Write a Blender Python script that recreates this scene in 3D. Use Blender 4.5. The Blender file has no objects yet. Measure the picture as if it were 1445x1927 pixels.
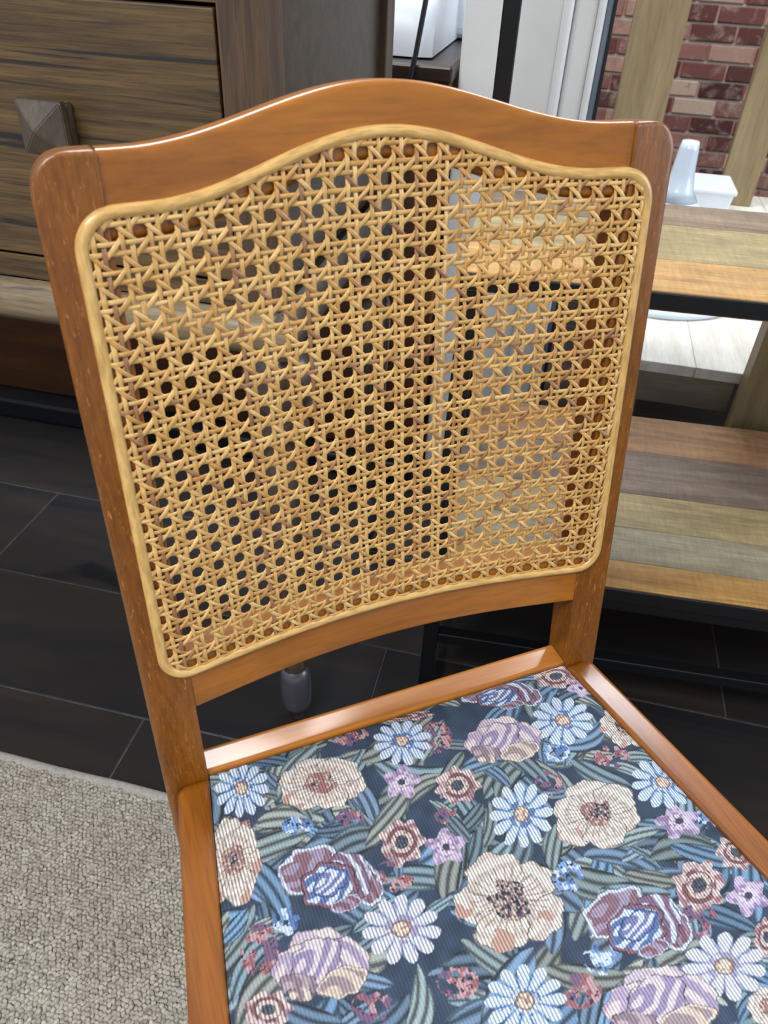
import bpy, bmesh, math, random
import numpy as np
from mathutils import Vector, Matrix
random.seed(7); rng=np.random.default_rng(7)
sc=bpy.context.scene; COL=sc.collection
PI=math.pi
# ------------------------------------------------------------------ camera
cam_d=bpy.data.cameras.new('camera'); cam=bpy.data.objects.new('camera',cam_d); COL.objects.link(cam)
cr=Vector((0.97262704,0.22889940,0.04002135)); cu=Vector((-0.17292789,0.59795483,0.78265316)); cf=Vector((-0.15521788,0.76815043,-0.62117012))
cam.matrix_world=Matrix(((cr.x,cu.x,-cf.x,0.05793411),(cr.y,cu.y,-cf.y,-0.40370464),(cr.z,cu.z,-cf.z,0.99302022),(0,0,0,1)))
cam_d.sensor_fit='VERTICAL'; cam_d.sensor_height=36; cam_d.lens=1437.85*36/1927; cam_d.clip_start=.02
cam_d.dof.use_dof=True; cam_d.dof.focus_distance=.74; cam_d.dof.aperture_fstop=13
sc.camera=cam
# ------------------------------------------------------------------ world and lights
w=bpy.data.worlds.new('world'); sc.world=w; w.use_nodes=True
w.node_tree.nodes['Background'].inputs[0].default_value=(.80,.88,1.0,1); w.node_tree.nodes['Background'].inputs[1].default_value=.42
def area(name,loc,target,sx,sy,power,color):
    l=bpy.data.lights.new(name,'AREA'); l.shape='RECTANGLE'; l.size=sx; l.size_y=sy; l.energy=power; l.color=color
    o=bpy.data.objects.new(name,l); COL.objects.link(o); o.location=loc
    o.rotation_euler=(Vector(target)-Vector(loc)).to_track_quat('-Z','Y').to_euler(); return o
area('overhead_area_light',(-.74,1.22,2.5),(-.74,1.22,0),.62,.62,30,(.93,.97,1))
area('overhead_area_light',(.62,2.05,2.5),(.62,2.05,0),.62,.62,24,(.88,.95,1))
area('overhead_area_light',(-.5,-1.3,2.5),(-.5,-1.3,0),1.2,.62,44,(1,.97,.92))  # unseen panel added behind the camera for frontal fill
area('window_light',(2.9,.6,1.5),(.4,1.0,.4),1.6,1.5,30,(.82,.91,1))
sc.view_settings.view_transform='Standard'; sc.view_settings.look='None'; sc.view_settings.gamma=1
sc.view_settings.use_curve_mapping=False; sc.view_settings.exposure=.55
# ------------------------------------------------------------------ helpers
def s2l(c):
    return tuple((v/255/12.92) if v/255<=.04045 else ((v/255+.055)/1.055)**2.4 for v in c)
def C4(c): return (*s2l(c),1)
class NT:
    def __init__(s,name):
        s.m=bpy.data.materials.new(name); s.m.use_nodes=True; s.t=s.m.node_tree; s.n=s.t.nodes; s.b=s.n['Principled BSDF']
    def new(s,t,**k):
        n=s.n.new(t)
        for a,v in k.items(): setattr(n,a,v)
        return n
    def link(s,a,b): s.t.links.new(a,b)
    def val(s,inp,v):
        if hasattr(v,'node') or isinstance(v,bpy.types.NodeSocket): s.link(v,inp)
        else: inp.default_value=v
    def math(s,op,a,b=0.,c=None):
        n=s.new('ShaderNodeMath',operation=op); s.val(n.inputs[0],a); s.val(n.inputs[1],b)
        if c is not None: s.val(n.inputs[2],c)
        return n.outputs[0]
    def ramp(s,fac,stops,interp='LINEAR'):
        n=s.new('ShaderNodeValToRGB'); r=n.color_ramp; r.interpolation=interp
        while len(r.elements)<len(stops): r.elements.new(.5)
        for e,(p,c) in zip(r.elements,stops): e.position=p; e.color=c if len(c)==4 else (*c,1)
        s.link(fac,n.inputs[0]); return n.outputs[0]
    def noise(s,vec,scale,detail=4,rough=.55,dist=0):
        n=s.new('ShaderNodeTexNoise'); s.link(vec,n.inputs['Vector']); n.inputs['Scale'].default_value=scale
        n.inputs['Detail'].default_value=detail; n.inputs['Roughness'].default_value=rough; n.inputs['Distortion'].default_value=dist
        return n.outputs['Fac']
    def mix(s,fac,a,b,mode='MIX'):
        n=s.new('ShaderNodeMix',data_type='RGBA',blend_type=mode); s.val(n.inputs[0],fac); s.val(n.inputs[6],a); s.val(n.inputs[7],b); return n.outputs[2]
    def coords(s,scale=(1,1,1),rnd=0.,rot=(0,0,0)):
        tc=s.new('ShaderNodeTexCoord'); mp=s.new('ShaderNodeMapping'); mp.inputs['Scale'].default_value=scale; mp.inputs['Rotation'].default_value=rot
        s.link(tc.outputs['Object'],mp.inputs['Vector'])
        if rnd:
            oi=s.new('ShaderNodeObjectInfo'); v=s.new('ShaderNodeVectorMath',operation='SCALE'); v.inputs[0].default_value=(rnd,rnd*1.7,rnd*.6)
            s.link(oi.outputs['Random'],v.inputs['Scale']); s.link(v.outputs[0],mp.inputs['Location'])
        return mp.outputs[0]
    def bump(s,h,strength=.2,dist=.001,normal=None):
        n=s.new('ShaderNodeBump'); n.inputs['Strength'].default_value=strength; n.inputs['Distance'].default_value=dist
        s.link(h,n.inputs['Height'])
        if normal is not None: s.link(normal,n.inputs['Normal'])
        s.link(n.outputs[0],s.b.inputs['Normal']); return n.outputs[0]
    def fin(s,color=None,rough=.5,coat=0.,coat_rough=.1,spec=.5,metal=0.):
        if color is not None: s.val(s.b.inputs['Base Color'],color)
        s.val(s.b.inputs['Roughness'],rough); s.b.inputs['Coat Weight'].default_value=coat; s.b.inputs['Coat Roughness'].default_value=coat_rough
        s.b.inputs['Specular IOR Level'].default_value=spec; s.b.inputs['Metallic'].default_value=metal
        return s.m
def plain(name,c,rough=.5,spec=.5,metal=0.,coat=0.,var=.12,scale=14):
    t=NT(name); v=t.noise(t.coords(),scale,3)
    col=t.mix(t.ramp(v,[(.3,(0,0,0)),(.7,(1,1,1))]),C4([x*(1-var) for x in c]),C4(c))
    return t.fin(col,rough,coat,.15,spec,metal)
def wood(name,dark,light,axis=2,grain=60,stretch=.05,rough=.35,coat=.3,streak=None,streak_w=(.56,.66),streak_scale=.5,pores=.35,rnd=3.,bumpk=.15,coat_rough=.18,tintrand=0.,spec=.5,distort=.6,patch=0.):
    t=NT(name); sca=[1,1,1]; sca[axis]=stretch
    v=t.coords(tuple(sca),rnd)
    base=t.ramp(t.noise(v,grain,6,.6,distort),[(.32,s2l(dark)),(.68,s2l(light))])
    p=t.noise(v,grain*7,3,.6); pf=t.ramp(p,[(.35,(1-pores,)*3),(.55,(1,1,1))])
    col=t.mix(1.,base,pf,'MULTIPLY')
    if streak:
        s=t.ramp(t.noise(v,grain*streak_scale,5,.65,1.2),[(streak_w[0],(0,0,0)),(streak_w[1],(1,1,1))])
        col=t.mix(s,col,C4(streak))
    if tintrand:
        oi=t.new('ShaderNodeObjectInfo'); k=t.math('MULTIPLY_ADD',oi.outputs['Random'],tintrand,1-tintrand/2)
        hs=t.new('ShaderNodeHueSaturation'); t.link(k,hs.inputs['Value']); t.link(col,hs.inputs['Color']); col=hs.outputs[0]
    if patch:
        pt=t.coords((.35,1,1) if axis==0 else (1,1,1),rnd)
        col=t.mix(1.,col,t.ramp(t.noise(pt,11,5,.7,1.5),[(.3,(1-patch,)*3),(.7,(1+patch*.4,)*3)]),'MULTIPLY')
        sc_=t.ramp(t.noise(t.coords((9,1,1),rnd),22,4,.8),[(.42,(1-patch*.5,)*3),(.6,(1,1,1))]); col=t.mix(1.,col,sc_,'MULTIPLY')
    t.bump(p,bumpk,.0006)
    return t.fin(col,rough,coat,coat_rough,spec)
def obj(name,me,mat,parent=None,smooth=False):
    if isinstance(me,bmesh.types.BMesh):
        bmesh.ops.recalc_face_normals(me,faces=me.faces); m=bpy.data.meshes.new(name); me.to_mesh(m); me.free(); me=m
    if mat and not me.materials: me.materials.append(mat)
    o=bpy.data.objects.new(name,me); COL.objects.link(o)
    if parent: o.parent=parent
    if smooth: me.polygons.foreach_set('use_smooth',[True]*len(me.polygons))
    return o
def pydata(name,v,f,mat,parent=None,smooth=False):
    m=bpy.data.meshes.new(name); m.from_pydata([tuple(map(float,p)) for p in v],[],f); m.update()
    return obj(name,m,mat,parent,smooth)
def tag(o,label,cat,group=None,kind=None):
    o['label']=label; o['category']=cat
    if group: o['group']=group
    if kind: o['kind']=kind
    return o
def struct(o,label=None):
    o['kind']='structure'
    if label: o['label']=label
    return o
def thing(name,label,cat,loc=(0,0,0),rz=0,group=None):
    o=bpy.data.objects.new(name,None); COL.objects.link(o); o.location=loc; o.rotation_euler=(0,0,rz); o.empty_display_size=.1
    return tag(o,label,cat,group)
def box_bm(x0,x1,y0,y1,z0,z1,bev=0.,seg=2,bm=None):
    own=bm is None
    b=bmesh.new()
    vs=[b.verts.new((x,y,z)) for z in (z0,z1) for y in (y0,y1) for x in (x0,x1)]
    for q in ((0,2,3,1),(4,5,7,6),(0,1,5,4),(2,6,7,3),(0,4,6,2),(1,3,7,5)): b.faces.new([vs[i] for i in q])
    if bev>0: bmesh.ops.bevel(b,geom=list(b.edges),offset=bev,segments=seg,profile=.5,affect='EDGES')
    if own: return b
    m=bpy.data.meshes.new('t'); b.to_mesh(m); b.free(); bm.from_mesh(m); bpy.data.meshes.remove(m); return bm
def box(name,x0,x1,y0,y1,z0,z1,mat,parent=None,bev=0.,seg=2):
    return obj(name,box_bm(x0,x1,y0,y1,z0,z1,bev,seg),mat,parent,smooth=False)
def rings(name,R,mat,parent=None,closed=False,cap=True,smooth=True):
    """R: list of rings (each n points); skin them"""
    n=len(R[0]); v=[p for r in R for p in r]; f=[]; m=len(R)
    for i in range(m if closed else m-1):
        a=i*n; b=((i+1)%m)*n
        for k in range(n): f.append((a+k,a+(k+1)%n,b+(k+1)%n,b+k))
    if cap and not closed: f.append(tuple(range(n))[::-1]); f.append(tuple(range((m-1)*n,m*n)))
    me=bpy.data.meshes.new(name); me.from_pydata([tuple(map(float,p)) for p in v],[],f); me.update()
    bm=bmesh.new(); bm.from_mesh(me); bpy.data.meshes.remove(me)
    o=obj(name,bm,mat,parent,smooth)
    return o
def lathe(name,prof,mat,parent=None,loc=(0,0,0),seg=28,axis='z'):
    R=[]
    for r,z in prof:
        R.append([(loc[0]+r*math.cos(2*PI*k/seg),loc[1]+r*math.sin(2*PI*k/seg),loc[2]+z) for k in range(seg)])
    return rings(name,R,mat,parent)
def tube(name,pts,r,mat,parent=None,seg=10):
    pts=[Vector(p) for p in pts]; R=[]; up=Vector((0,0,1))
    for i,p in enumerate(pts):
        t=(pts[min(i+1,len(pts)-1)]-pts[max(i-1,0)]).normalized()
        a=t.cross(Vector((0,1,.1))).normalized(); b=t.cross(a)
        R.append([p+a*r*math.cos(2*PI*k/seg)+b*r*math.sin(2*PI*k/seg) for k in range(seg)])
    return rings(name,R,mat,parent)
def hold(sec,n,k=.07):
    # sec: corners of n points each; add points close to every corner so that flat faces shade flat
    out=[]; c=[sec[i:i+n] for i in range(0,len(sec),n)]
    for i,a in enumerate(c):
        b=c[(i+1)%len(c)]; p,q=a[-1],b[0]; out+=list(a)
        for t in (k,1-k): out.append(tuple(u+(v-u)*t for u,v in zip(p,q)))
    return out
def sharp(o,ang=35):
    try: o.data.set_sharp_from_angle(angle=math.radians(ang))
    except Exception: pass
    return o
# ------------------------------------------------------------------ materials
M={}
M['chair']=wood('chair_wood_vertical',(112,62,6),(136,80,12),2,60,.09,.36,.25,pores=.26,coat_rough=.16,rnd=1.,streak=(186,124,58),streak_w=(.60,.70),streak_scale=9)
M['chair_rail']=wood('chair_wood_cross',(138,79,8),(168,102,18),0,40,.08,.36,.38,pores=.16,coat_rough=.13,rnd=1.)
M['chair_side']=wood('chair_wood_side',(120,65,7),(152,88,14),1,60,.06,.34,.35,pores=.22,coat_rough=.15,rnd=1.)
M['oak_h']=wood('dark_oak_across',(70,54,34),(112,88,54),0,95,.035,.5,.06,streak=(36,33,32),streak_w=(.54,.62),streak_scale=.55,pores=.35,rnd=0,coat_rough=.35,distort=1.2)
M['oak_v']=wood('dark_oak_upright',(62,46,34),(100,78,56),2,70,.06,.5,.1,streak=(40,32,28),streak_w=(.56,.68),streak_scale=1.,pores=.3,rnd=0,coat_rough=.35)
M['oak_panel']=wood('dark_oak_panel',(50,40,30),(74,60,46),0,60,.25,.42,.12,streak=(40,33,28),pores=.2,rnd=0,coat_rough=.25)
M['oak_worn']=wood('worn_oak_moulding',(108,92,68),(148,132,104),0,60,.07,.45,.15,streak=(62,62,68),streak_w=(.58,.66),streak_scale=.7,pores=.25,rnd=0)
M['knobw']=wood('knob_wood',(62,54,46),(96,82,66),2,40,.4,.38,.4,pores=.2,rnd=0)
M['legw']=wood('turned_leg_oak',(50,40,36),(80,66,56),2,50,.08,.28,.6,pores=.25,rnd=0,coat_rough=.2)
M['foot_sheen']=plain('grey_foot_sheen',(78,76,86),.28,.5,coat=.5)  # grey stands for the gloss reflection on the oak foot, put into the colour
M['cab']=wood('dark_mahogany_cabinet',(70,36,8),(102,60,18),0,20,.08,.45,.1,pores=.2,rnd=0)
M['black']=plain('black_steel',(17,18,21),.42,.4,var=.2)
M['cabtop']=wood('dark_cabinet_top',(34,22,18),(54,36,28),0,20,.08,.4,.15,pores=.2,rnd=0)
M['charc']=plain('charcoal_plastic',(24,26,32),.45)
M['white']=plain('white_upvc',(236,238,238),.35,.5,var=.03)
M['whitep']=plain('white_plastic',(214,220,228),.35,.5,var=.03)
M['enamel']=plain('white_enamel',(205,218,232),.22,.5,coat=.4,var=.03)
M['gasket']=plain('grey_gasket',(120,134,150),.5)
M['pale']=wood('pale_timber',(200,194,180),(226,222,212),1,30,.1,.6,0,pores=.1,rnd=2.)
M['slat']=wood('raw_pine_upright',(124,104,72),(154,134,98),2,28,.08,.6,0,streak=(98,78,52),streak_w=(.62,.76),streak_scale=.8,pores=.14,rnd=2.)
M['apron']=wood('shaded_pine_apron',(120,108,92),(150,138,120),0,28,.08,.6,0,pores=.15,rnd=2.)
# ------------------------------------------------------------------ floor
def floor_mats():
    t=NT('dark_plank'); v=t.coords((.12,1,1),9.)
    c=t.ramp(t.noise(v,9,6,.6,1.),[(.30,s2l((27,28,32))),(.6,s2l((46,41,38))),(.8,s2l((62,53,45)))])
    k=t.noise(t.coords((1,1,1),9.),5,3,.5,.8); kn=t.ramp(k,[(.68,(0,0,0)),(.75,(1,1,1))]); c=t.mix(kn,c,C4((18,19,22)))
    t.bump(t.noise(v,120,3),.12,.0006)
    return t.fin(c,.42,0,.3,.35)
M['plank']=floor_mats()
M['grout']=plain('plank_joint_dust',(92,98,104),.8,.2,var=.3,scale=60)
fl=box('floor',-3.6,3.6,-2.4,3.1,-.05,-.0012,M['grout']); struct(fl,'dark plank floor with pale grey joints')
PWD=.2365; g=.0011
row=0; PLEN=1.32
pm={}
def plank_mesh(L,W):
    key=(round(L,4),round(W,4))
    if key not in pm:
        b=bmesh.new(); e=.0012
        lo=[(0,0),(L,0),(L,W),(0,W)]; hi=[(e,e),(L-e,e),(L-e,W-e),(e,W-e)]
        a=[b.verts.new((x,y,-.006)) for x,y in lo]; m_=[b.verts.new((x,y,-.0006)) for x,y in lo]; c=[b.verts.new((x,y,0)) for x,y in hi]
        b.faces.new(c)
        for i in range(4):
            j=(i+1)%4; b.faces.new((a[i],a[j],m_[j],m_[i])); b.faces.new((m_[i],m_[j],c[j],c[i]))
        m=bpy.data.meshes.new('floor_plank'); b.to_mesh(m); b.free(); m.materials.append(M['plank']); pm[key]=m
    return pm[key]
joint={2:-.863,0:-.428,1:-1.42,-1:-1.1,3:-.25}
for r in range(-9,13):
    y0=-.0125+PWD*r
    j0=joint.get(r,-.863+.47*r)
    x=j0-PLEN*math.ceil((j0+3.4)/PLEN)
    while x<3.4:
        if x+PLEN>-3.6:
            o=obj('floor_plank',plank_mesh(PLEN-2*g,PWD-2*g),None,fl); o.location=(x+g,y0+g,0)
        x+=PLEN
# ------------------------------------------------------------------ brick wall
CH=.0592; BL=.161; JT=.0095; YW=3.0
def wallmat():
    t=NT('brick_far'); tc=t.new('ShaderNodeTexCoord'); sp=t.new('ShaderNodeSeparateXYZ'); cb=t.new('ShaderNodeCombineXYZ')
    t.link(tc.outputs['Object'],sp.inputs[0]); t.link(sp.outputs[0],cb.inputs[0]); t.link(sp.outputs[2],cb.inputs[1])
    b=t.new('ShaderNodeTexBrick'); t.link(cb.outputs[0],b.inputs['Vector']); b.inputs['Scale'].default_value=1
    b.inputs['Brick Width'].default_value=BL; b.inputs['Row Height'].default_value=CH; b.inputs['Mortar Size'].default_value=JT/2
    b.inputs['Color1'].default_value=C4((130,72,66)); b.inputs['Color2'].default_value=C4((170,130,116)); b.inputs['Mortar'].default_value=C4((146,138,128))
    b.offset=.5
    return t.fin(b.outputs[0],.85,0,.3,.2)
def brickmat():
    t=NT('brick'); oi=t.new('ShaderNodeObjectInfo'); v=t.coords((1,1,1),7.)
    base=t.ramp(oi.outputs['Random'],[(0,s2l((64,36,35))),(.25,s2l((100,60,55))),(.5,s2l((126,86,77))),(.75,s2l((148,112,98))),(1,s2l((170,148,128)))])
    n=t.ramp(t.noise(v,16,5,.65,.5),[(.50,(0,0,0)),(.75,(.7,.7,.7))]); c=t.mix(n,base,C4((168,150,132)))
    d=t.ramp(t.noise(v,30,4,.6),[(.60,(0,0,0)),(.8,(.7,.7,.7))]); c=t.mix(d,c,C4((86,54,50)))
    t.bump(t.noise(v,60,5,.7),.6,.003)
    return t.fin(c,.85,0,.3,.2)
M['brickwall']=wallmat(); M['brick']=brickmat()
wl=box('wall_back',-3.6,3.6,YW,YW+.1,-.05,2.7,M['brickwall']); struct(wl,'red brick wall with pale mortar')
bms=[]
for k in range(6):
    b=box_bm(0,BL-JT,-.007,.004,0,CH-JT,.003,1)
    for vtx in b.verts: vtx.co+=Vector((random.uniform(-1,1),random.uniform(-.8,.8),random.uniform(-1,1)))*.0016
    bmesh.ops.recalc_face_normals(b,faces=b.faces)
    m=bpy.data.meshes.new('brick'); b.to_mesh(m); b.free(); m.materials.append(M['brick']); bms.append(m)
for r in range(0,19):
    for k in range(-2,12):
        o=obj('brick',bms[(r*5+k*3)%6],None,wl); o.location=((k+(.5 if r%2 else 0))*BL+JT/2,YW,r*CH+JT/2)
# ------------------------------------------------------------------ white door frame
tr=bpy.data.objects.new('trim_1',None); COL.objects.link(tr); struct(tr,'white moulded door frame behind the shelf unit')
box('frame_board',-.142,.010,1.02,1.10,0,2.1,M['white'],tr,.004)
box('frame_ridge',.010,.026,1.000,1.10,0,2.1,M['white'],tr,.006,3)
box('frame_board',.026,.062,1.026,1.10,0,2.1,M['white'],tr,.008,3)
box('frame_ridge',.062,.074,1.008,1.10,0,2.1,M['white'],tr,.004)
box('seal_strip',.074,.084,1.02,1.10,0,2.1,M['gasket'],tr,.002)
box('seal_strip',.084,.089,1.015,1.10,0,2.1,M['charc'],tr,.001)
# ------------------------------------------------------------------ rug
def rugmat():
    t=NT('beige_loop_wool'); v=t.coords()
    vo=t.new('ShaderNodeTexVoronoi'); t.link(v,vo.inputs['Vector']); vo.inputs['Scale'].default_value=185
    c=t.ramp(vo.outputs['Color'],[(0,s2l((140,134,124))),(.5,s2l((172,166,154))),(1,s2l((194,189,178)))])
    sp=t.ramp(t.noise(v,150,2),[(.68,(0,0,0)),(.74,(1,1,1))]); c=t.mix(sp,c,C4((86,66,60)))
    b=t.ramp(t.noise(v,7,3),[(.4,(0,0,0)),(.75,(1,1,1))]); c=t.mix(t.math('MULTIPLY',b,.35),c,C4((148,134,126)))
    t.bump(vo.outputs['Distance'],.5,.003)
    return t.fin(c,.95,0,.3,.1)
M['rug']=rugmat(); M['rugedge']=plain('rug_binding_wool',(172,168,160),.95,.1,var=.12,scale=200)
rug=thing('rug','beige flecked wool loop rug lying on the dark floor','rug',(0,0,0))
box('backing',-1.6,.75,-1.5,.104,.0005,.008,M['rug'],rug,.002)
R=[]
for i in range(46):
    x=-1.6+2.35*i/45; wv=.0008*math.sin(i*1.7)
    R.append([(x,.106+wv+.008*math.cos(a),.0068+.0062*math.sin(a)) for a in [2*PI*k/10 for k in range(10)]])
rings('binding',R,M['rugedge'],rug)
def loops():
    V=[];F=[]; st=.0054; hexa=[(math.cos(a),math.sin(a)) for a in [2*PI*k/6 for k in range(6)]]
    y=.099; j=0
    while y>-.42:
        x=-1.02+(st/2 if j%2 else 0)
        while x<.0:
            # leave the strip hidden under the chair's far side sparse-free
            cx=x+random.uniform(-.0011,.0011); cy=y+random.uniform(-.0011,.0011); h=random.uniform(.0105,.0135); s=random.uniform(.9,1.15); an=random.uniform(0,PI)
            n=len(V); ca,sa=math.cos(an),math.sin(an)
            for (rr,zz) in ((.0031,.007),(.0029,h-.0014)):
                for a,b in hexa:
                    u,v=a*rr*s*1.15,b*rr*s*.85
                    V.append((cx+u*ca-v*sa,cy+u*sa+v*ca,zz))
            V.append((cx,cy,h))
            for k in range(6):
                q=(k+1)%6; F.append((n+k,n+q,n+6+q,n+6+k)); F.append((n+6+k,n+6+q,n+12))
            x+=st
        y-=st*.87; j+=1
    o=pydata('loop_pile',V,F,M['rug'],rug,True); o['kind']='stuff'
loops()
# ------------------------------------------------------------------ dark cabinet, machine, cable
cab=thing('low_cabinet','dark red-brown wooden cabinet standing behind the oak side table','cabinet')
box('body',-1.75,-.150,.985,1.45,.05,.772,M['cab'],cab,.003)
box('top_board',-1.76,-.146,.972,1.46,.773,.797,M['cabtop'],cab,.004)
box('plinth',-1.73,-.17,.93,1.43,0,.049,M['charc'],cab,.006)
pr_=thing('desktop_machine','white plastic desktop machine with rounded front on the dark cabinet','machine')
R=[]
prof=[(0,.004),(0,.02),(.006,.05),(.022,.085),(.05,.105),(.12,.115),(.26,.12),(.26,.004)]
def mring(x,k): return [(x,1.02+a*1.0+(1-k)*.03,.798+.002+(z-.004)*k) for a,z in prof]
xs=[(-.52,.8),(-.50,.97),(-.48,1),(-.235,1),(-.215,.96),(-.20,.86),(-.19,.7)]
o=rings('body',[mring(x,k) for x,k in xs],M['whitep'],pr_,smooth=True); sharp(o,40)
box('rear_tray',-.50,-.16,1.28,1.40,.7985,.90,M['whitep'],pr_,.02,3)
for a in (-.33,-.235): box('roller',a,a+.045,1.09,1.15,.905,.94,M['charc'],pr_,.006)
for a,b in ((-.45,1.06),(-.27,1.06),(-.45,1.24),(-.27,1.24)): box('foot',a,a+.03,b,b+.03,.7971,.8005,M['charc'],pr_)
cable=tube('power_cable',[(-.19,.972,.93),(-.195,.966,.88),(-.205,.962,.81),(-.22,.962,.74),(-.235,.962,.60),(-.24,.960,.40),(-.24,.945,.10),(-.235,.90,.006),(-.33,.89,.0045)],.0042,M['charc'])
tag(cable,'thin black power cable hanging down the front of the dark cabinet','cable')
# ------------------------------------------------------------------ oak side table
sb=thing('side_table','dark oak side table with wide drawer and turned legs','side table')
XR,YF=-.1935,.27; XL=-1.33; YB=.745; ZT=.944; Z0=.632
for (x0,x1,y0,y1) in ((XR-.042,XR,YF,YF+.042),(XL,XL+.042,YF,YF+.042),(XR-.042,XR,YB-.042,YB),(XL,XL+.042,YB-.042,YB)):
    box('corner_post',x0,x1,y0,y1,Z0,ZT,M['oak_v'],sb,.0015)
    cx,cy=(x0+x1)/2+.011,(y0+y1)/2
    lathe('turned_leg',[(.009,.0),(.010,.004),(.010,.018),(.017,.024),(.0215,.045),(.0225,.07),(.0215,.100),(.0175,.118),(.020,.124),(.017,.132),(.020,.20),(.0255,.34),(.028,.46),(.026,.50),(.021,.515),(.030,.525),(.030,.532),(.024,.54),(.036,.56),(.042,.585),(.040,.61),(.030,.626),(.022,.6315)],M['legw'],sb,(cx,cy,0))
    lathe('foot_sheen_shell',[(.004,.019),(.0175,.0235),(.0222,.040),(.0232,.065),(.0222,.100),(.0182,.118),(.006,.1185)],M['foot_sheen'],sb,(cx,cy,0))  # grey shell added round the oak foot to imitate its reflected light
dr=box('drawer',XL+.045,XR-.0445,YF+.001,YF+.03,.70,.924,M['oak_h'],sb,.0015)
box('lower_rail',XL+.042,XR-.042,YF+.003,YF+.03,.672,.697,M['oak_h'],sb,.001)
box('upper_rail',XL+.042,XR-.042,YF+.003,YF+.03,.927,ZT,M['oak_h'],sb,.001)
box('side_panel',XR-.022,XR-.010,YF+.042,YB-.042,.67,ZT,M['oak_panel'],sb)
box('side_panel',XL+.010,XL+.022,YF+.042,YB-.042,.67,ZT,M['oak_panel'],sb)
box('back_panel',XL+.042,XR-.042,YB-.022,YB-.010,.66,ZT,M['oak_v'],sb)
box('bottom_board',XL+.024,XR-.024,YF+.032,YB-.024,.64,.652,M['oak_v'],sb)
box('top_board',XL-.004,XR+.002,YF-.002,YB+.004,ZT+.0005,ZT+.013,M['oak_h'],sb,.004)
# rounded worn moulding below the drawer, returned along the side
def mould(p0,p1,out,name='moulding'):
    p0=Vector(p0);p1=Vector(p1);out=Vector(out); R=[]
    sec=[(-.001,.0),(.010,.001),(.017,.008),(.020,.018),(.018,.029),(.011,.038),(-.001,.043)]
    for i in range(9):
        p=p0.lerp(p1,i/8); R.append([p+out*a+Vector((0,0,.630+b)) for a,b in sec])
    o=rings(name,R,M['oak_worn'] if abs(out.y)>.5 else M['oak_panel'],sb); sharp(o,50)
mould((XL-.0,YF-.001,0),(XR+.019,YF-.001,0),(0,-1,0))
mould((XR+.001,YF-.018,0),(XR+.001,YB,0),(1,0,0))
# pyramid knob
def knob(cx,cz):
    b=bmesh.new(); h=.0195; y=YF+.0008
    def ring(s,yy): return [b.verts.new((cx+a*s,yy,cz+c*s)) for a,c in ((-1,-1),(1,-1),(1,1),(-1,1))]
    r=[ring(h*.93,y),ring(h,y-.004),ring(h,y-.012),ring(h*.86,y-.013),ring(h*.86,y-.0145),ring(h*1.14,y-.0155),ring(h*1.14,y-.024)]
    for i in range(len(r)-1):
        for k in range(4): b.faces.new((r[i][k],r[i][(k+1)%4],r[i+1][(k+1)%4],r[i+1][k]))
    t=b.verts.new((cx,y-.037,cz))
    for k in range(4): b.faces.new((r[-1][k],r[-1][(k+1)%4],t))
    b.faces.new(r[0])
    bmesh.ops.bevel(b,geom=list(b.edges),offset=.0009,segments=2,affect='EDGES')
    obj('knob',b,M['knobw'],dr)
knob(-.398,.827); knob(-1.06,.827)
# ------------------------------------------------------------------ steel and timber shelf unit
UX,UY,UA=-.033,.400,math.radians(3.6)
su=thing('shelf_unit','black steel framed shelf unit with mixed plank wooden shelves','shelf',(UX,UY,0),UA)
TB=.0225; WU=1.15; DU=.345; DL=.478; ZU=.690; ZL=.271
def bar(name,x0,x1,y0,y1,z0,z1): return box(name,x0,x1,y0,y1,z0,z1,M['black'],su,.0012,1)
for x in (0,WU-TB):
    bar('front_leg',x,x+TB,0,TB,0,ZU-.022)
    bar('back_upright',x,x+TB,DU-TB,DU,0,1.75)
    bar('rear_leg',x,x+TB,DL-TB,DL,0,ZL-.023)
    bar('side_rail',x+.004,x+TB-.004,TB,DU-TB,ZU-.040,ZU-.0225)
    bar('side_rail',x+.004,x+TB-.004,TB,DU-TB,ZL-.040,ZL-.0225)
    bar('side_rail',x+.004,x+TB-.004,TB,DU-TB,.103,.123)
bar('front_rail',-.001,WU+.001,-.004,0,ZU-.0195,ZU-.001)
bar('front_rail',TB,WU-TB,.0,.018,ZL-.044,ZL-.023)
bar('front_rail',-.001,WU+.001,-.004,0,ZL-.024,ZL-.001)
bar('stretcher',TB,WU-TB,.001,.02,.103,.123)
bar('back_rail',TB,WU-TB,DL-.02,DL-.001,ZL-.044,ZL-.023)
def shelfwood(name,a,b,st,k):
    return wood(name,a,b,0,30,.09,.55,.04,streak=st,streak_w=(.58,.72),streak_scale=.55,pores=.2,rnd=4.,coat_rough=.3,distort=1.6,patch=.32)
SWD=[shelfwood('plank_honey',(176,128,64),(208,164,98),(158,100,50),0),shelfwood('plank_olive',(144,126,82),(180,160,112),(116,98,66),0),
     shelfwood('plank_greybrown',(120,100,80),(150,128,104),(100,78,62),0),shelfwood('plank_ash',(138,128,104),(172,162,132),(88,80,72),0),
     shelfwood('plank_walnut',(92,76,64),(124,106,90),(76,58,48),0),shelfwood('plank_russet',(122,86,54),(154,114,76),(100,72,52),0),
     shelfwood('plank_amber',(160,104,50),(190,132,70),(150,90,50),0)]
def shelf(z,ys,ms):
    for a,b,mi in zip(ys[:-1],ys[1:],ms):
        box('shelf_plank',.0005,WU-.0005,a+.0004,b-.0004,z-.022,z,SWD[mi],su,.0008,1)
shelf(ZU,[.0,.098,.228,DU-TB-.0005],[0,1,2])
shelf(ZL,[.0,.058,.138,.228,.356,DL],[0,3,1,4,5])
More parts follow.
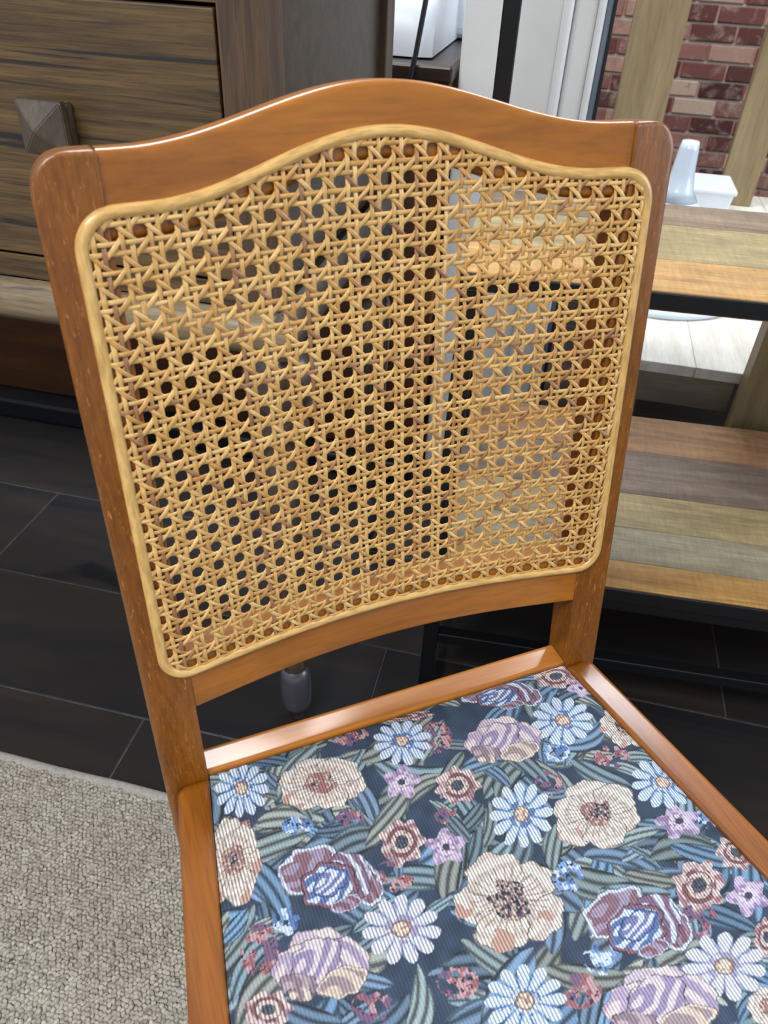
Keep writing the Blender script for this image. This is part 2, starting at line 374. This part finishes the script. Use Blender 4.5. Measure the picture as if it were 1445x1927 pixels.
# ------------------------------------------------------------------ pale timber platform with uprights
pf=thing('timber_platform','pale timber platform with upright boards against the brick wall','platform')
ZP=.335
xs=[.16,.235,.31,.385,.4425]
for i,(a,b) in enumerate(zip([.215,.36,.505,.65],[.36,.505,.65,.80])):
    box('top_plank',a+.0004,b-.0004,1.0005,2.26,ZP-.022,ZP,M['pale'],pf,.001,1)
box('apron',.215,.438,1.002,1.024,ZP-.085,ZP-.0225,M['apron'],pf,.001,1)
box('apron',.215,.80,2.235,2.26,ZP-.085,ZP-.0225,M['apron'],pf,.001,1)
box('front_post',.443,.53,.952,.9995,0,.92,M['slat'],pf,.002,1)
for x,y in ((.225,1.03),(.225,2.18),(.74,2.18),(.74,1.03)): box('leg',x,x+.05,y,y+.05,0,ZP-.0225,M['slat'],pf,.002,1)
box('upright_board',.161,.302,2.13,2.165,ZP+.0005,1.9,M['slat'],pf,.002,1)
box('upright_board',.508,.606,2.13,2.165,ZP+.0005,1.9,M['slat'],pf,.002,1)
lp=thing('enamel_pedestal','white enamel disc-based pedestal standing on the pale timber platform','pedestal',(.296,1.40,ZP+.0005))
lathe('base',[(.0,.0),(.194,.0),(.197,.006),(.193,.012),(.178,.02),(.166,.035),(.145,.075),(.122,.12),(.095,.15),(.066,.172),(.045,.19)],M['enamel'],lp,seg=56)
lathe('neck',[(.0,.19),(.045,.1905),(.031,.212),(.024,.245),(.020,.29),(.017,.305),(.0,.307)],M['enamel'],lp,seg=32)
wb=thing('glare_tub','small white lidded tub standing in for glare behind the enamel pedestal','tub',(.44,1.98,ZP+.0005))  # white tub added in place of a patch of white-blue glare
R=[]
for z,k in ((0,.86),(.004,.90),(.05,.95),(.082,1.)):
    R.append([(.07*k*sx,.08*k*sy,z) for sx,sy in ((-1,-.9),(-.9,-1),(.9,-1),(1,-.9),(1,.9),(.9,1),(-.9,1),(-1,.9))])
rings('body',R,M['whitep'],wb,smooth=False)
box('lid',-.075,.075,-.085,.085,.0822,.095,M['whitep'],wb,.004,2)

# ------------------------------------------------------------------ the chair
SH=.45; REC=.1456; YP=-.0015; SR,CR_=math.sin(REC),math.cos(REC)
ch=thing('dining_chair','polished brown wooden chair with woven cane back and floral tapestry seat','chair',(0,0,0),math.radians(35.2))
def BP(x,h,n): return (x,YP+h*SR+n*CR_,SH+h*CR_-n*SR)
BOW=.0225
def bow(x):
    s=1-(x/.172)**2
    return BOW*s**1.2 if s>0 else 0.
def XO(h): return .1989-.0064*h
def XI(h): return .1656-.0083*h
HT=.4485
# back posts run on into the rear legs
def post(sg):
    R=[]; T=.029; r=.0035
    def section(xi,xo,y,z,tilt,inset=0.,T=T):
        # rounded rectangle in (x, n)
        out=[]; a=xi+inset; b=xo-inset; c=inset; d=T-inset
        for (cx,cn,a0,q) in ((b-r,c+r,-PI/2,r),(b-r,d-r,0,r),(a+.0005,d-.0005,PI/2,.0005),(a+.0005,c+.0005,PI,.0005)):
            for k in range(4):
                t=a0+PI/2*k/3; out.append((cx+q*math.cos(t),cn+q*math.sin(t)))
        return [(sg*x,y+n*math.cos(tilt),z-n*math.sin(tilt)) for x,n in hold(out,4)]
    for (z,y,xi,xo,tl) in ((.0138,.060,.172,.193,-.12),(.10,.043,.171,.195,-.12),(.20,.024,.169,.197,-.10),(.28,.006,.168,.1985,-.05),(.34,-.008,.167,.199,.02),(.39,-.0095,.1662,.199,.10)):
        R.append(section(xi,xo,y,z,tl,T=.026+.003*z/.4))
    hs=[0,.06,.12,.2,.28,.36,.41,.4285]
    for h in hs: R.append(section(XI(h),XO(h),YP+h*SR,SH+h*CR_,REC))
    rc=.020; hc=HT-rc
    for k in range(1,10):
        a=PI/2*k/9*.93; h=hc+rc*math.sin(a); xo=XO(hc)-rc+rc*math.cos(a)
        R.append(section(XI(h),max(xo,XI(h)+.012),YP+h*SR,SH+h*CR_,REC,.0 if k<8 else (.0008 if k==8 else .0025)))
    return sharp(rings('back_post',R,M['chair'],ch),50)
post(-1); post(1)
def hump(x,hw): 
    return math.cos(PI*x/(2*hw))**2 if abs(x)<hw else 0.
def bead_top(x): return .4225+.0295*hump(x,.14)
def rail(name,lo,hi,x0,x1,T,r,mat,n=49):
    R=[]
    for i in range(n):
        x=x0+(x1-x0)*i/(n-1); a=lo(x); b=hi(x); d=bow(x); sec=[]
        for (cn,chh,a0) in ((r,a+r,PI),(T-r,a+r,1.5*PI),(T-r,b-r,0),(r,b-r,PI/2)):
            for k in range(5):
                t=a0+PI/2*k/4; sec.append((cn+r*math.cos(t),chh+r*math.sin(t)))
        R.append([BP(x,hh,nn+d) for nn,hh in hold(sec,5)])
    return sharp(rings(name,R,mat,ch),50)
rail('top_rail',lambda x:bead_top(x)-.0185,lambda x:HT+.0265*hump(x,.15),-.1619,.1619,.023,.004,M['chair_rail'])
rail('lower_rail',lambda x:.0725,lambda x:.1225,-.1647,.1647,.022,.002,M['chair_rail'])
# ---- seat frame
def seat_side(sg):
    w1=.165;s=.136;W_=.0252; R=[]; y0=-.0025; r=.003
    ys=[y0,-.0045,-.010,-.05,-.12,-.20,-.28,-.36,-.385]
    for i,y in enumerate(ys):
        a=w1-s*y; b=a+W_
        if i==0: b-=.009; 
        if i==1: b-=.003
        z1=SH-(.0035 if i==0 else (.001 if i==1 else 0)); z0=SH-.052; sec=[]
        for (cx,cz,a0) in ((b-r,z0+r,-PI/2),(b-r,z1-r,0),(a+r,z1-r,PI/2),(a+r,z0+r,PI)):
            for k in range(4):
                t=a0+PI/2*k/3; sec.append((sg*(cx+r*math.cos(t)),y,cz+r*math.sin(t)))
        R.append(hold(sec,4))
    return sharp(rings('side_rail',R,M['chair_side'],ch),50)
seat_side(-1); seat_side(1)
def cross(name,y0,y1,xa,z0,z1,r):
    R=[]
    for i in range(13):
        x=-xa+2*xa*i/12; sec=[]
        for (cy,cz,a0) in ((y1-r,z0+r,-PI/2),(y1-r,z1-r,0),(y0+r,z1-r,PI/2),(y0+r,z0+r,PI)):
            for k in range(5):
                t=a0+PI/2*k/4; sec.append((x,cy+r*math.cos(t),cz+r*math.sin(t)))
        R.append(hold(sec,5))
    return sharp(rings(name,R,M['chair_rail'],ch),50)
cross('rear_rail',.0005,.0250,.1652,SH-.050,SH+.0005,.0035)
cross('front_rail',-.385,-.3615,.2125,SH-.052,SH,.003)
for sg in (-1,1):
    R=[]
    for z,k in ((.0138,.011),(.15,.0135),(.30,.0165),(.397,.0185)):
        R.append([(sg*.2225+a*k,-.366+b*k,z) for a,b in ((-1,-.8),(-.8,-1),(.8,-1),(1,-.8),(1,.8),(.8,1),(-.8,1),(-1,.8))])
    rings('front_leg',R,M['chair_side'],ch,smooth=False)
# ---- rattan bead round the cane
def bx(h): return .1814+.0030*(.40-h)/.28-.0035    # half width of the bead's centre line
def outline():
    P=[]; rc=.0185; hb=.1045+.0035
    def htop(x): return bead_top(x)-.0035
    # bottom, left to right
    xb=bx(hb)
    for i in range(41): P.append((-(xb-rc)+2*(xb-rc)*i/40,hb))
    for k in range(1,10):
        a=-PI/2+PI/2*k/10; P.append((xb-rc+rc*math.cos(a),hb+rc+rc*math.sin(a)))
    h0=hb+rc; rt=.0195; xt=bx(.41); h1=htop(xt)-rt
    for i in range(31):
        h=h0+(h1-h0)*i/30; P.append((bx(h),h))
    for k in range(1,10):
        a=PI/2*k/10; P.append((xt-rt+rt*math.cos(a),h1+rt*math.sin(a)))
    for i in range(61):
        x=(xt-rt)*(1-2*i/60); P.append((x,htop(x)))
    for k in range(1,10):
        a=PI/2+PI/2*k/10; P.append((-(xt-rt)+rt*math.cos(a),h1+rt*math.sin(a)))
    for i in range(31):
        h=h1+(h0-h1)*i/30; P.append((-bx(h),h))
    for k in range(1,10):
        a=PI+PI/2*k/10; P.append((-(xb-rc)+rc*math.cos(a),hb+rc+rc*math.sin(a)))
    return P
OUT=outline()
def fibres(t,v,lo):
    a=t.new('ShaderNodeAttribute',attribute_name='across'); oi=t.new('ShaderNodeObjectInfo'); sp=t.new('ShaderNodeSeparateXYZ'); t.link(v,sp.inputs[0]); cb=t.new('ShaderNodeCombineXYZ')
    t.link(t.math('MULTIPLY_ADD',a.outputs['Fac'],6.,t.math('MULTIPLY',oi.outputs['Random'],90.)),cb.inputs[0]); t.link(t.math('MULTIPLY',t.math('ADD',sp.outputs[0],sp.outputs[2]),50.),cb.inputs[1])
    t.link(t.math('MULTIPLY',t.math('SUBTRACT',sp.outputs[0],sp.outputs[2]),50.),cb.inputs[2])
    n=t.noise(cb.outputs[0],1.,3,.6); return n,t.ramp(n,[(.36,(lo,lo*.93,lo*.84)),(.58,(1,1,1))])
def across(me,vals):
    at=me.attributes.new('across','FLOAT','POINT'); at.data.foreach_set('value',np.asarray(vals,np.float32))
def beadmat():
    t=NT('rattan_bead'); v=t.coords((1,1,1)); 
    c=t.ramp(t.noise(v,45,5,.6),[(.3,s2l((206,164,94))),(.7,s2l((222,182,114)))])
    f,t2=fibres(t,v,.66); c=t.mix(.8,c,t2,'MULTIPLY')
    return t.fin(c,.34,.35,.2)
M['bead']=beadmat()
def bead():
    R=[]; n=len(OUT)
    for i in range(n):
        p=OUT[i]; a=OUT[i-1]; b=OUT[(i+1)%n]; t=Vector((b[0]-a[0],b[1]-a[1])).normalized(); nr=Vector((t.y,-t.x))
        sec=[]
        for k in range(13):
            th=PI*k/12; sec.append((.0036*math.cos(th),-.0001-.0034*math.sin(th)))
        sec+=[(-.0036,.0015),(.0036,.0015)]
        R.append([BP(p[0]+nr.x*s_,p[1]+nr.y*s_,n_-.0004+bow(p[0])) for s_,n_ in sec])
    o=sharp(rings('rattan_bead',R,M['bead'],ch,closed=True),60); o['label']='pale rattan bead framing the cane'; across(o.data,np.tile(np.linspace(0,1,15),n))
bead()
# ---- woven cane
def canemat():
    t=NT('cane'); oi=t.new('ShaderNodeObjectInfo'); v=t.coords((1,1,1),5.)
    base=t.ramp(oi.outputs['Random'],[(0,s2l((212,166,92))),(.35,s2l((236,196,126))),(.7,s2l((216,170,98))),(.9,s2l((208,156,86))),(.96,s2l((180,134,90))),(1,s2l((158,114,80)))])
    n=t.ramp(t.noise(v,38,4,.6),[(.35,(.74,.66,.56)),(.6,(1,1,1))]); c=t.mix(.8,base,n,'MULTIPLY')
    f,ff=fibres(t,v,.62); c=t.mix(.85,c,ff,'MULTIPLY')
    t.bump(f,.15,.0004)
    return t.fin(c,.30,.3,.2,.5)
M['cane']=canemat()
PX,PH,X0,H0=.01477,.0146,-.1620,.2770
poly=np.array(OUT)
def inside(pts):
    x,y=pts[:,0],pts[:,1]; c=np.zeros(len(pts),bool); n=len(poly)
    for i in range(n):
        x1,y1=poly[i]; x2,y2=poly[i-1]
        m=((y1>y)!=(y2>y)); 
        if m.any():
            xi=(x2-x1)*(y-y1)/((y2-y1) if y2!=y1 else 1e-12)+x1
            c^=m&(x<xi)
    return c
AG=.165
def strand(ab,efun,width,thick=.00062):
    """ab: (n,2) lattice coordinates along the strand; efun(a,b) height towards the sitter"""
    x=X0+ab[:,0]*PX; h=H0+ab[:,1]*PH
    ins=inside(np.stack([x,h],1))
    idx=np.where(ins)[0]
    if len(idx)<8: return
    runs=np.split(idx,np.where(np.diff(idx)>1)[0]+1)
    for run in runs:
        if len(run)<9: continue
        xx=x[run]; hh=h[run]; e=efun(ab[run,0],ab[run,1])
        n=len(run); q=np.minimum(np.arange(n),np.arange(n)[::-1])/5.
        k=np.clip(q,0,1); e=e*k-.0006*(1-k)
        dx=np.gradient(xx); dh=np.gradient(hh); L=np.hypot(dx,dh); tx,th=dx/L,dh/L; px,ph=-th,tx
        wv=width*(1+.06*np.sin(np.arange(n)*.11+random.random()*6))*random.uniform(.92,1.08)
        jit=.00025*np.sin(np.arange(n)*.05+random.random()*6)
        V=np.empty((n,6,3)); sec=((-.5,-.1),(-.42,.42),(0.,.62),(.42,.42),(.5,-.1),(0.,-.5))
        bw=np.array([bow(a) for a in xx])
        for s_,(u,w_) in enumerate(sec):
            X=xx+px*(u*wv+jit); Hh=hh+ph*(u*wv+jit); N=bw-.0020-(e+w_*thick)
            V[:,s_,0]=X; V[:,s_,1]=YP+Hh*SR+N*CR_; V[:,s_,2]=SH+Hh*CR_-N*SR
        v=V.reshape(-1,3); F=[]
        for i in range(n-1):
            a=i*6; b=a+6
            for s_ in range(6):
                t=(s_+1)%6; F.append((a+s_,b+s_,b+t,a+t))
        F.append((0,1,2,3,4,5)); F.append(tuple((n-1)*6+q for q in (5,4,3,2,1,0)))
        m=bpy.data.meshes.new('cane_strand'); m.from_pydata(v.tolist(),[],F); m.update()
        across(m,np.tile([-.5,-.42,0,.42,.5,0],n)); obj('cane_strand',m,M['cane'],ch,True)
TW=.00052; DW=.00105; STEP=1/9
def crossw(d):   # smooth +1 at -AG, -1 at +AG inside a pair, 0 half way between pairs
    return np.where(np.abs(d)<AG,-np.sin(PI/2*d/AG),-np.sign(d)*np.cos(np.clip((np.abs(d)-AG)/(.5-AG),0,1)*PI/2))
brange=np.arange(-12.6,13.4,STEP); arange_=np.arange(-1.6,24.8,STEP)
frac=lambda t:(t%1.)-.5          # signed distance from a pair's middle (pairs sit at half integers)
for i in range(-2,25):
    for s_ in (-1,1):
        a0=i+.5+s_*AG
        # left one of a pair passes over the upper strand of the cross pair and under the lower
        strand(np.stack([np.full_like(brange,a0),brange],1),lambda a,b,s_=s_:TW*s_*crossw(frac(b)),.00272)
for j in range(-13,13):
    for s_ in (-1,1):
        b0=j+.5+s_*AG
        strand(np.stack([arange_,np.full_like(arange_,b0)],1),lambda a,b,s_=s_:-TW*s_*crossw(frac(a)),.00268)
for k in range(-14,38):
    c=k+.5; a=np.arange(-1.6,24.8,STEP*.8)
    strand(np.stack([a,c-a],1),lambda a,b:DW*np.cos(2*PI*(a-.5)),.00272)
for k in range(-14,38):
    c=k+.5; a=np.arange(-1.6,24.8,STEP*.8)
    strand(np.stack([a,a-c],1),lambda a,b:-DW*np.cos(2*PI*(a-.5)),.00272)
# ------------------------------------------------------------------ tapestry seat (flat print: colour attribute computed here)
FL=[('cream',-85,-41,34.3,-12.9,-8.0,-24.2),('cream',104,-140,35.7,-13.5,-17.3,-25.4),('cream2',8,-173,39.2,-15.0,-17.6,-31.5),
('cream',-163,-76,21.3,-8.1,-7.7,-32.7),('cream2',176,-77,21.8,-8.0,-16.6,-22.9),('cabb',69,-263,36.1,-14.0,-14.6,-18.8),
('cabb',-126,-164,30.7,-11.8,-7.5,-22.8),('cabb',69,-55,31.5,-11.7,-12.2,-22.1),('blue',-103,-115,33.4,-12.7,-9.1,-26.8),
('blue',84,-218,34.0,-13.0,-17.4,-23.4),('blue',90,-12,33.4,-12.3,-10.7,-19.6),('daisy',-11,-28,22.7,-8.4,-9.0,-21.3),
('daisy',-144,-23,20.0,-7.5,-6.0,-24.5),('daisy',49,-120,23.1,-8.7,-13.7,-23.8),('daisy',126,-57,26.0,-9.6,-13.7,-21.6),
('wdaisy',-69,-164,25.2,-9.7,-8.8,-20.8),('daisy',-13,-232,24.7,-9.6,-10.7,-18.4),('daisy',171,-135,25.2,-9.4,-15.9,-20.4),
('wdaisy',121,-262,26.7,-10.3,-14.8,-16.8),('rose',14,-81,18.1,-6.8,-7.8,-15.8),('lil',-26,-63,15.0,-5.6,-6.4,-15.0),
('rose',-45,-108,16.9,-6.4,-7.6,-18.0),('lil',-16,-123,15.4,-5.9,-6.7,-13.9),('lil',160,-168,18.6,-7.0,-10.3,-12.8),
('rose',141,-213,18.9,-7.2,-14.2,-16.9),('lil',170,-231,16.2,-6.2,-11.4,-12.4),('rose',148,-12,20.7,-7.6,-9.3,-14.8),
('lil',163,-30,13.6,-5.0,-7.4,-11.2),('rose',187,-202,17.0,-6.5,-11.7,-13.0),('clus',82,-105,10.4,-3.9,-6.0,-9.7),
('clus',145,-102,14.1,-5.3,-6.5,-9.3),('clus',-155,-53,9.6,-3.6,-2.5,-10.7),('clus',-60,-129,14.2,-5.4,-4.4,-10.5),
('bclus',56,-174,10.8,-4.1,-6.3,-9.9),('clus',-161,-142,11.7,-4.5,-4.2,-15.9),('clus',-48,-207,12.8,-5.0,-4.1,-8.4),
('clus',-104,-200,12.5,-4.8,-3.2,-8.2),('clus',123,-233,13.9,-5.3,-8.1,-9.7),('clus',-48,-6,14.1,-5.2,-3.9,-10.8),
('clus',17,-35,12.5,-4.6,-6.6,-14.1),('bclus',-140,-132,8.7,-3.3,-2.5,-8.6),('bclus',104,-82,10.8,-4.0,-4.9,-7.9),
('bclus',47,-229,12.0,-4.6,-5.7,-8.3),('clus',23,-240,12.9,-5.0,-5.9,-8.9),('clus',139,15,14.1,-5.1,-4.0,-6.7),
('rose',2,-2,25.7,-9.5,-3.0,-7.1),('clus',-5,-101,9.1,-3.4,-3.0,-6.3),('bclus',185,-172,7.8,-3.0,-7.9,-9.2),
('clus',-74,-77,9.8,-3.7,-2.3,-6.4),('bclus',-113,-69,11.1,-4.2,-2.2,-7.2),('rose',161,-258,9.0,-3.5,-10.2,-10.7),
('cream',130,-291,12.9,-5.0,-9.0,-9.4),('rose',-165,-178,15.4,-6.0,-3.1,-11.3),]
def vnoise(x,y,f,seed):
    g=np.random.default_rng(seed).random((64,64)); X=x*f; Y=y*f; i=np.floor(X).astype(int); j=np.floor(Y).astype(int); u=X-i; v=Y-j
    u=u*u*(3-2*u); v=v*v*(3-2*v); i%=64; j%=64; i1=(i+1)%64; j1=(j+1)%64
    return (g[i,j]*(1-u)+g[i1,j]*u)*(1-v)+(g[i,j1]*(1-u)+g[i1,j1]*u)*v
def tapestry():
    NX,NY=600,540
    uu=np.linspace(-1,1,NX); yy=np.linspace(-.3612,-.0002,NY)
    Y=np.repeat(yy[:,None],NX,1); X=uu[None,:]*(.1646-.136*yy)[:,None]
    col=np.empty((NY,NX,3)); st=np.full((NY,NX),.30)
    n0=vnoise(X,Y,120,1)
    col[:]=np.array((44,58,78)); col+= (n0[...,None]-.5)*np.array((14,16,20))
    A=lambda *c:np.array(c,float)
    r_=np.random.default_rng(11)
    leafc=[A(116,132,134),A(106,128,140),A(92,124,154),A(130,138,134),A(90,114,138)]
    def sub(cx,cy,R):
        j0,j1=np.searchsorted(yy,(cy-R,cy+R)); hw=.1646-.136*cy
        i0,i1=np.searchsorted(uu,((cx-R)/hw-.08,(cx+R)/hw+.08)); return slice(max(j0,0),j1),slice(max(i0,0),i1)
    for k in range(420):
        cx=r_.uniform(-.22,.22); cy=r_.uniform(-.37,.01); L=r_.uniform(.014,.034); wd=L*r_.uniform(.26,.44); an=r_.choice([.5,.9,2.4,2.8,3.6,-.4])+r_.normal()*.35; cv=r_.uniform(-14,14)
        sl=sub(cx,cy,L*1.3); x=X[sl]-cx; y=Y[sl]-cy
        if x.size==0: continue
        s_=x*math.cos(an)+y*math.sin(an); t=-x*math.sin(an)+y*math.cos(an)-cv*s_**2
        q=np.clip(1-(s_/L)**2,0,None); e=wd*q**.8; m=(np.abs(t)<e)&(q>0)
        c=leafc[r_.integers(5)]*r_.uniform(.8,1.12); vein=np.sin(t/wd*9+s_*90)
        pc=c*np.where(vein>.25,1.18,np.where(vein<-.6,.55,.95))[...,None]
        edge=(np.abs(t)>e*.82); pc[edge]*=.62
        cs=col[sl]; cs[m]=pc[m]; ss=st[sl]; ss[m]=.25
    order={'clus':0,'bclus':0,'lil':1,'rose':2,'daisy':3,'wdaisy':3,'cabb':4,'blue':4,'cream':5,'cream2':6}
    for idx,(ty,cx,cy,ax,ay,bx_,by) in enumerate(sorted(FL,key=lambda q:order[q[0]])):
        cx,cy,ax,ay,bx_,by=[q/1000 for q in (cx,cy,ax,ay,bx_,by)]
        R=1.35*max(math.hypot(ax,ay),math.hypot(bx_,by))
        sl=sub(cx,cy,R); x=X[sl]-cx; y=Y[sl]-cy
        if x.size==0: continue
        det=ax*by-ay*bx_; u=(x*by-y*bx_)/det; v=(y*ax-x*ay)/det
        u=u+.05*(vnoise(x,y,200,idx+30)-.5); v=v+.05*(vnoise(x,y,200,idx+60)-.5)
        r=np.hypot(u,v); th=np.arctan2(v,u); nz=vnoise(x,y,330,idx+3); nb=vnoise(x,y,140,idx+5); nf=vnoise(x,y,700,idx+9)
        c=np.zeros(x.shape+(3,)); k=.72
        m=np.zeros(x.shape,bool)
        def petal(pu,pv,rx,ry,ro,ca,cb,fr=9.,rim=None,ph=0.,thr=.1):
            p=(u-pu)*math.cos(ro)+(v-pv)*math.sin(ro); q=-(u-pu)*math.sin(ro)+(v-pv)*math.cos(ro)
            d=np.hypot(p/rx,q/ry)+.10*(nz-.5)+.06*np.sin(6*np.arctan2(q,p)+pu*9); ins=d<1
            b=np.sin(fr*np.hypot(p/rx+.5,.6*q/ry-.2)+ph+1.5*nb)
            pc=np.where((b>thr)[...,None],ca,cb)*(.93+.14*nf[...,None]); 
            c[ins]=pc[ins]
            if rim is not None: c[ins&(d>.84)]=rim
            c[ins&(d>.955)]=c[ins&(d>.955)]*.5
            m[ins]=True
        if ty in('cream','cream2'):
            n=5 if ty=='cream2' else 6; o0=.5 if ty=='cream2' else .2
            for e_ in (0,2,4,1,3,5)[:6]:
                if e_>=n: continue
                an=o0+2*PI*e_/n; sz=.40+.06*math.sin(e_*2.3+idx)
                petal(.55*math.cos(an),.55*math.sin(an),sz,sz*1.12,an,A(230,222,214),A(208,196,188),10,None,e_,-.35)
                tip=(np.hypot(u-.82*math.cos(an),v-.82*math.sin(an))<.26)&m&(nb>.62)&(v>0); c[tip]=A(198,158,144)
            ln=(np.sin(th*26+4*nb)>.80)&(r>.28)&(r<.66)&m; c[ln]=A(170,152,138)
            ce=r<.34+.20*(nb-.5); m|=ce
            c[ce]=A(166,146,136); c[ce&(nz>.55)]=A(112,92,104); c[ce&(nf>.64)]=A(44,50,72); c[ce&(nf<.30)]=A(212,192,174)
            if ty=='cream':
                q=ce&(nb>.5); c[q&(nf>.45)]=A(160,112,110)
        elif ty=='cabb':
            petal(0,-.25,.72,.62,0,A(222,210,210),A(196,182,196),8)
            petal(-.52,.12,.42,.58,.3,A(218,202,202),A(178,160,188),10)
            petal(.45,-.08,.50,.58,-.5,A(218,206,208),A(164,150,182),9,None,1.)
            petal(-.08,-.02,.46,.66,.45,A(214,202,210),A(150,138,174),12,None,.5)
            petal(-.42,.55,.40,.26,.2,A(180,160,168),A(140,122,136),8)
            petal(.42,.5,.52,.34,-.55,A(212,194,180),A(158,140,144),8,A(222,206,190))
            petal(-.38,.80,.26,.16,.2,A(220,204,188),A(140,122,126),7); k=.55
        elif ty=='blue':
            petal(-.40,-.22,.56,.72,.75,A(156,142,168),A(132,100,112),12,A(204,216,238))
            petal(.68,.08,.32,.62,-.3,A(150,128,148),A(122,86,98),12,A(206,220,242))
            petal(.40,-.10,.42,.62,-.25,A(202,214,236),A(124,96,122),13,None,1.)
            petal(-.02,.16,.54,.62,.5,A(204,218,242),A(84,112,164),15,A(128,92,106),.3,.0)
            petal(.0,.08,.28,.44,.65,A(208,220,242),A(118,122,170),13,A(76,104,158))
            petal(.30,.62,.34,.17,-.55,A(160,142,166),A(128,92,106),9,A(190,196,220)); k=.58
        elif ty in('daisy','wdaisy'):
            n=12 if ty=='daisy' else 11; pw=np.abs(np.cos(n/2*th+idx)); edge=.56+.44*pw**.55+.05*(nb-.5); m=r<edge
            c[:]=A(206,222,246) if ty=='daisy' else A(216,220,238)
            gl=(pw<.42-.25*(1-r)); c[gl]=A(92,132,188) if ty=='daisy' else A(142,150,190)
            c[(pw>.55)&(pw<.64)&(r<.7)]=A(128,164,214) if ty=='daisy' else A(176,176,206)
            c[(r<.42)&(nz>.5)]=A(92,124,176) if ty=='daisy' else A(160,156,188)
            c[r<.25]=A(136,110,112); c[r<.20]=A(228,212,192); c[(r<.20)&(nf>.62)]=A(172,138,124)
        elif ty=='rose':
            edge=.86+.09*np.cos(7*th+idx)+.05*np.cos(11*th); m=r<edge
            c[:]=A(202,172,172); c[(nz>.55)]=A(222,204,200); c[nz<.33]=A(160,122,130)
            ring=(r>.5)&(r<.62)&(nb>.3); c[ring]=A(126,88,94); c[(r<.45)]=A(216,200,192); c[(r<.46)&(nf>.7)]=A(150,100,104)
            c[(r<.27)]=A(86,92,104); c[(r<.27)&(nf>.55)]=A(60,64,84); c[(r>.46)&(r<.5)]=A(110,70,80)
        elif ty=='lil':
            edge=.80+.17*np.cos(5*th+idx); m=r<edge; c[:]=A(166,146,182); c[nz>.52]=A(196,182,206); c[nz<.3]=A(138,116,152)
            c[r<.42]=A(212,202,218); c[(r<.42)&(nf>.68)]=A(140,118,150); c[r<.17]=A(60,60,84); k=.45
        else:
            m=(r<1)&(vnoise(x,y,230,idx+80)>.42); pal=[A(148,92,100),A(186,146,150),A(112,86,116)] if ty=='clus' else [A(120,156,204),A(196,212,238),A(84,116,170)]
            c[:]=pal[0]; c[nz>.5]=pal[1]; c[nb>.62]=pal[2]; c[nf>.78]=A(34,44,62); k=.4
        cs=col[sl]; 
        # thin dark outline
        cs[m]=c[m]; ss=st[sl]; ss[m]=k
    col=col*.88+np.array((124,128,138))*.12
    lin=np.clip(col,0,255)/255; lin=np.where(lin<=.04045,lin/12.92,((lin+.055)/1.055)**2.4)
    d_in=np.minimum((1-np.abs(uu))[None,:]*(.165-.136*yy)[:,None],np.minimum(-Y,Y+.3612))
    Z=SH-.003+.008*(1-np.exp(-d_in/.012))
    V=np.stack([X,Y,Z],-1).reshape(-1,3)
    me=bpy.data.meshes.new('seat_panel')
    i=np.arange(NX-1)[None,:]+NX*np.arange(NY-1)[:,None]; q=np.stack([i,i+1,i+1+NX,i+NX],-1).reshape(-1,4)
    # skirt so that the pad has thickness
    bd=np.concatenate([np.arange(NX),np.arange(1,NY)*NX+NX-1,(NY-1)*NX+np.arange(NX-2,-1,-1),np.arange(NY-2,0,-1)*NX])
    nb_=len(bd); low=V[bd].copy(); low[:,2]=SH-.03; base=len(V); nx=np.roll(np.arange(nb_),-1)
    sk=np.stack([bd,base+np.arange(nb_),base+nx,bd[nx]],-1)
    V=np.concatenate([V,low]); q=np.concatenate([q,sk])
    me.vertices.add(len(V)); me.vertices.foreach_set('co',V.astype(np.float32).ravel())
    me.loops.add(q.size); me.loops.foreach_set('vertex_index',q.astype(np.int32).ravel())
    me.polygons.add(len(q)); me.polygons.foreach_set('loop_start',(np.arange(len(q))*4).astype(np.int32))
    me.update(calc_edges=True)
    at=me.color_attributes.new('print','FLOAT_COLOR','POINT'); rgba=np.concatenate([lin.reshape(-1,3),st.reshape(-1,1)],1); rgba=np.concatenate([rgba,rgba[bd]])
    at.data.foreach_set('color',rgba.astype(np.float32).ravel())
    t=NT('floral_tapestry'); a=t.new('ShaderNodeAttribute',attribute_name='print'); tc=t.new('ShaderNodeTexCoord'); sp=t.new('ShaderNodeSeparateXYZ'); t.link(tc.outputs['Object'],sp.inputs[0])
    nn=t.noise(tc.outputs['Object'],900,1)
    xs_=t.math('ADD',t.math('MULTIPLY',sp.outputs[0],2*PI/.00235),t.math('MULTIPLY',nn,1.4))
    w1=t.math('SINE',xs_); w1=t.math('MULTIPLY_ADD',w1,.5,.5); w1=t.math('POWER',w1,.7)
    ws=t.math('SINE',t.math('MULTIPLY',sp.outputs[1],2*PI/.0011)); ws=t.math('MULTIPLY_ADD',ws,.08,.92)
    k=t.math('SUBTRACT',1.,t.math('MULTIPLY',a.outputs['Alpha'],t.math('SUBTRACT',1.,w1)))
    k=t.math('MULTIPLY',k,ws); k=t.math('MULTIPLY',k,1.22)
    v=t.new('ShaderNodeVectorMath',operation='SCALE'); t.link(a.outputs['Color'],v.inputs[0]); t.link(k,v.inputs['Scale'])
    t.bump(w1,.3,.0006); m=t.fin(v.outputs[0],.75,0,.3,.25); t.b.inputs['Sheen Weight'].default_value=.0
    o=obj('seat_panel',me,m,ch,True); o['label']='drop-in seat covered in dark blue floral tapestry'
tapestry()
